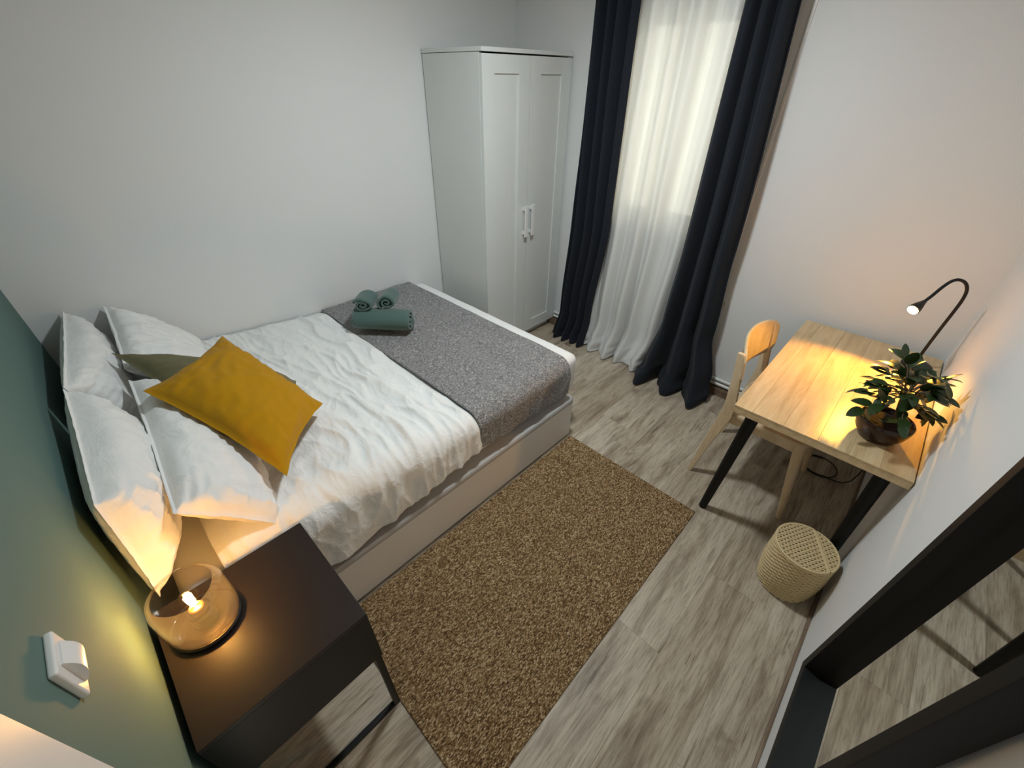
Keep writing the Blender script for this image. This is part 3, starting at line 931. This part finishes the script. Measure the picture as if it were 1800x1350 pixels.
# ================================================================== desk lamp
dl = thing('desk_lamp', 'black gooseneck desk lamp, lit, at the back corner of the desk', 'lamp', (2.735, .095, DZ))
obj('base', LATHE([(0, 0), (.055, 0), (.058, .004), (.058, .010), (.052, .015), (.012, .017), (.010, .03), (0, .03)], (2.735, .095, DZ), 40), 'blackmetal', dl)
HEAD = Vector((2.545, .224, 1.022)); APEX = Vector((2.70, .136, 1.124))
ctrl = [Vector(p) for p in ((2.735, .098, DZ + .02), (2.725, .104, .765), (2.72, .101, .895), (2.717, .097, .985), (2.714, .096, 1.047), (2.71, .103, 1.089), (2.705, .121, 1.116), (2.697, .145, 1.124),
        (2.685, .163, 1.115), (2.665, .178, 1.092), (2.62, .195, 1.061), (2.590, .208, 1.041))]
def catmull(P, k=6):
    out = []
    for i in range(len(P) - 1):
        a, b, c, d = P[max(i - 1, 0)], P[i], P[i + 1], P[min(i + 2, len(P) - 1)]
        for q in range(k):
            t = q / k
            out.append(.5 * ((2 * b) + (c - a) * t + (2 * a - 5 * b + 4 * c - d) * t * t + (3 * b - a - 3 * c + d) * t ** 3))
    out.append(P[-1]); return out
obj('gooseneck', TUBE(catmull(ctrl), .0062, 12), 'blackmetal', dl)
AX = (HEAD - Vector((2.62, .195, 1.061))).normalized()
hp = [Vector((2.594, .206, 1.043)) + AX * t for t in (0, .012, .03, .05, .064)]
obj('lamp_head', TUBE(hp, [.0075, .010, .016, .021, .0225], 24), 'blackmetal', dl)
obj('led_lens', TUBE([hp[-1] + AX * .0005, hp[-1] + AX * .0025], .0195, 24), 'led', dl)
sp = bpy.data.lights.new('desk_spot', 'SPOT'); sp.energy = 18.5; sp.color = (1.0, .47, .05)
sp.spot_size = math.radians(128); sp.spot_blend = .40; sp.shadow_soft_size = .018
so = bpy.data.objects.new('desk_spot', sp); COL.objects.link(so)
so.location = hp[-1] + AX * .012
AIM = Vector((-.62, .18, -.76))
so.rotation_euler = AIM.to_track_quat('-Z', 'Y').to_euler()

# cable coil under the desk
cb = []
for k in range(70):
    a = k / 70 * 2 * PI * 1.6
    cb.append((2.66 + .085 * math.cos(a) + .01 * k / 70, .20 + .085 * math.sin(a), .006 + .004 * k / 70))
cb += [(2.60, .10, .008), (2.63, .05, .03), (2.68, .03, .15), (2.72, .02, .45), (2.735, .020, .66)]
tag(obj('power_cable', TUBE(catmull([Vector(p) for p in cb], 2), .003, 8), 'cable', loc=(2.66, .2, 0)), 'thin black cable coiled on the floor under the desk', 'cable')

# ================================================================== potted plant
PC = (2.035, .142, DZ)
pt_ = thing('potted_plant', 'small leafy bonsai in a round brown glazed pot on the desk', 'plant', PC)
obj('pot', LATHE([(0, 0), (.052, 0), (.060, .004), (.078, .035), (.086, .066), (.086, .080), (.083, .084), (.078, .084), (.074, .078), (.070, .070), (0, .068)], PC, 56), 'pot', pt_)
obj('soil', LATHE([(0, .074), (.04, .075), (.072, .071)], PC, 30), 'soil', pt_)
trk = [Vector((PC[0] + .005, PC[1] - .01, DZ + .07)), Vector((PC[0] + .012, PC[1] - .02, DZ + .10)), Vector((PC[0] + .0, PC[1] - .012, DZ + .135)), Vector((PC[0] + .012, PC[1] - .004, DZ + .17)), Vector((PC[0] + .022, PC[1] - .008, DZ + .20))]
obj('trunk', TUBE(catmull(trk), [.013 - .008 * i / (6 * 4) for i in range(25)], 10), 'bark', pt_)

def leaf_mesh(bend, fold, wid):
    bm = bmesh.new(); rows = []
    for i in range(8):
        t = i / 7
        w = wid * (math.sin(PI * t ** .85) ** .62 if 0 < t < 1 else 0.0) + .0006
        z = bend * t * t
        rows.append([bm.verts.new((t, s * w, z + fold * abs(s) * w)) for s in (-1, 0, 1)])
    for A, B in zip(rows, rows[1:]):
        for k in range(2): bm.faces.new((A[k], A[k + 1], B[k + 1], B[k]))
    st = rows[0][1]
    for f in bm.faces: f.smooth = True
    me = bpy.data.meshes.new('leaf'); bm.to_mesh(me); bm.free(); me.materials.append(MAT['leaf'])
    return me
LM = [leaf_mesh(-.28, .25, .29), leaf_mesh(-.12, .15, .27), leaf_mesh(-.45, .3, .30), leaf_mesh(.06, .2, .27)]
rg = random.Random(11)
def add_leaf(base, direc, L, mi, roll):
    d = direc.normalized()
    s = d.cross(Vector((0, 0, 1)))
    if s.length < .05: s = Vector((1, 0, 0))
    s.normalize(); n_ = s.cross(d)
    R3 = Matrix((d, s * -1, n_)).transposed()
    R3 = R3 @ Matrix.Rotation(roll, 3, 'X')
    o = bpy.data.objects.new('leaf', LM[mi]); COL.objects.link(o); o.parent = pt_
    m4 = (R3 @ Matrix.Diagonal((L, L, L))).to_4x4(); m4.translation = base - Vector(PC)
    o.matrix_local = m4
core = Vector((PC[0] + .02, PC[1] - .004, DZ + .188))
nb = 26
for k in range(nb):
    az = 2 * PI * (k * .381966) ; el = math.asin(max(-.2, min(.92, -.18 + 1.10 * (k + .5) / nb)))
    R_ = .095 + .045 * rg.random()
    dirv = Vector((math.cos(az) * math.cos(el), math.sin(az) * math.cos(el), math.sin(el)))
    st = core + Vector((0, 0, -.05 + .05 * (k / nb))) 
    tip = st + Vector((dirv.x * R_ * 1.05, dirv.y * R_ * .98, dirv.z * R_ * 1.0))
    tip.y = max(.035, tip.y)
    mid = st.lerp(tip, .5) + Vector((0, 0, .018))
    obj('branch', TUBE(catmull([trk[-1 if k % 2 else -2], mid, tip], 4), [.0030 - .0018 * i / 8 for i in range(9)], 6), 'bark', pt_)
    for q in range(5):
        t = (.42, .6, .75, .9, 1.0)[q]
        p = mid.lerp(tip, max(0, (t - .5) * 2)) if t > .5 else st.lerp(mid, t * 2)
        dd = dirv + Vector((rg.uniform(-.9, .9), rg.uniform(-.9, .9), rg.uniform(-.7, .25)))
        if q == 4: dd = dirv + Vector((rg.uniform(-.3, .3), rg.uniform(-.3, .3), rg.uniform(-.55, .05)))
        L = rg.uniform(.048, .068)
        e = p + dd.normalized() * L
        if e.y < .008: dd.y = abs(dd.y) * .3
        if p.z + dd.normalized().z * L < DZ + .05: dd.z = abs(dd.z)
        add_leaf(p, dd, L, rg.randrange(4), rg.uniform(-.5, .5))

# ceiling lamp fitting above the middle of the room
cl = thing('ceiling_lamp', 'flat round white ceiling lamp over the middle of the room', 'lamp', (LIGHT_C[0], LIGHT_C[1], ZC - .06))
obj('housing', LATHE([(0, .06), (.13, .06), (.13, .03), (.105, .0), (.10, -.004), (0, -.004)], (LIGHT_C[0], LIGHT_C[1], ZC - .06), 48), 'trimwhite', cl)
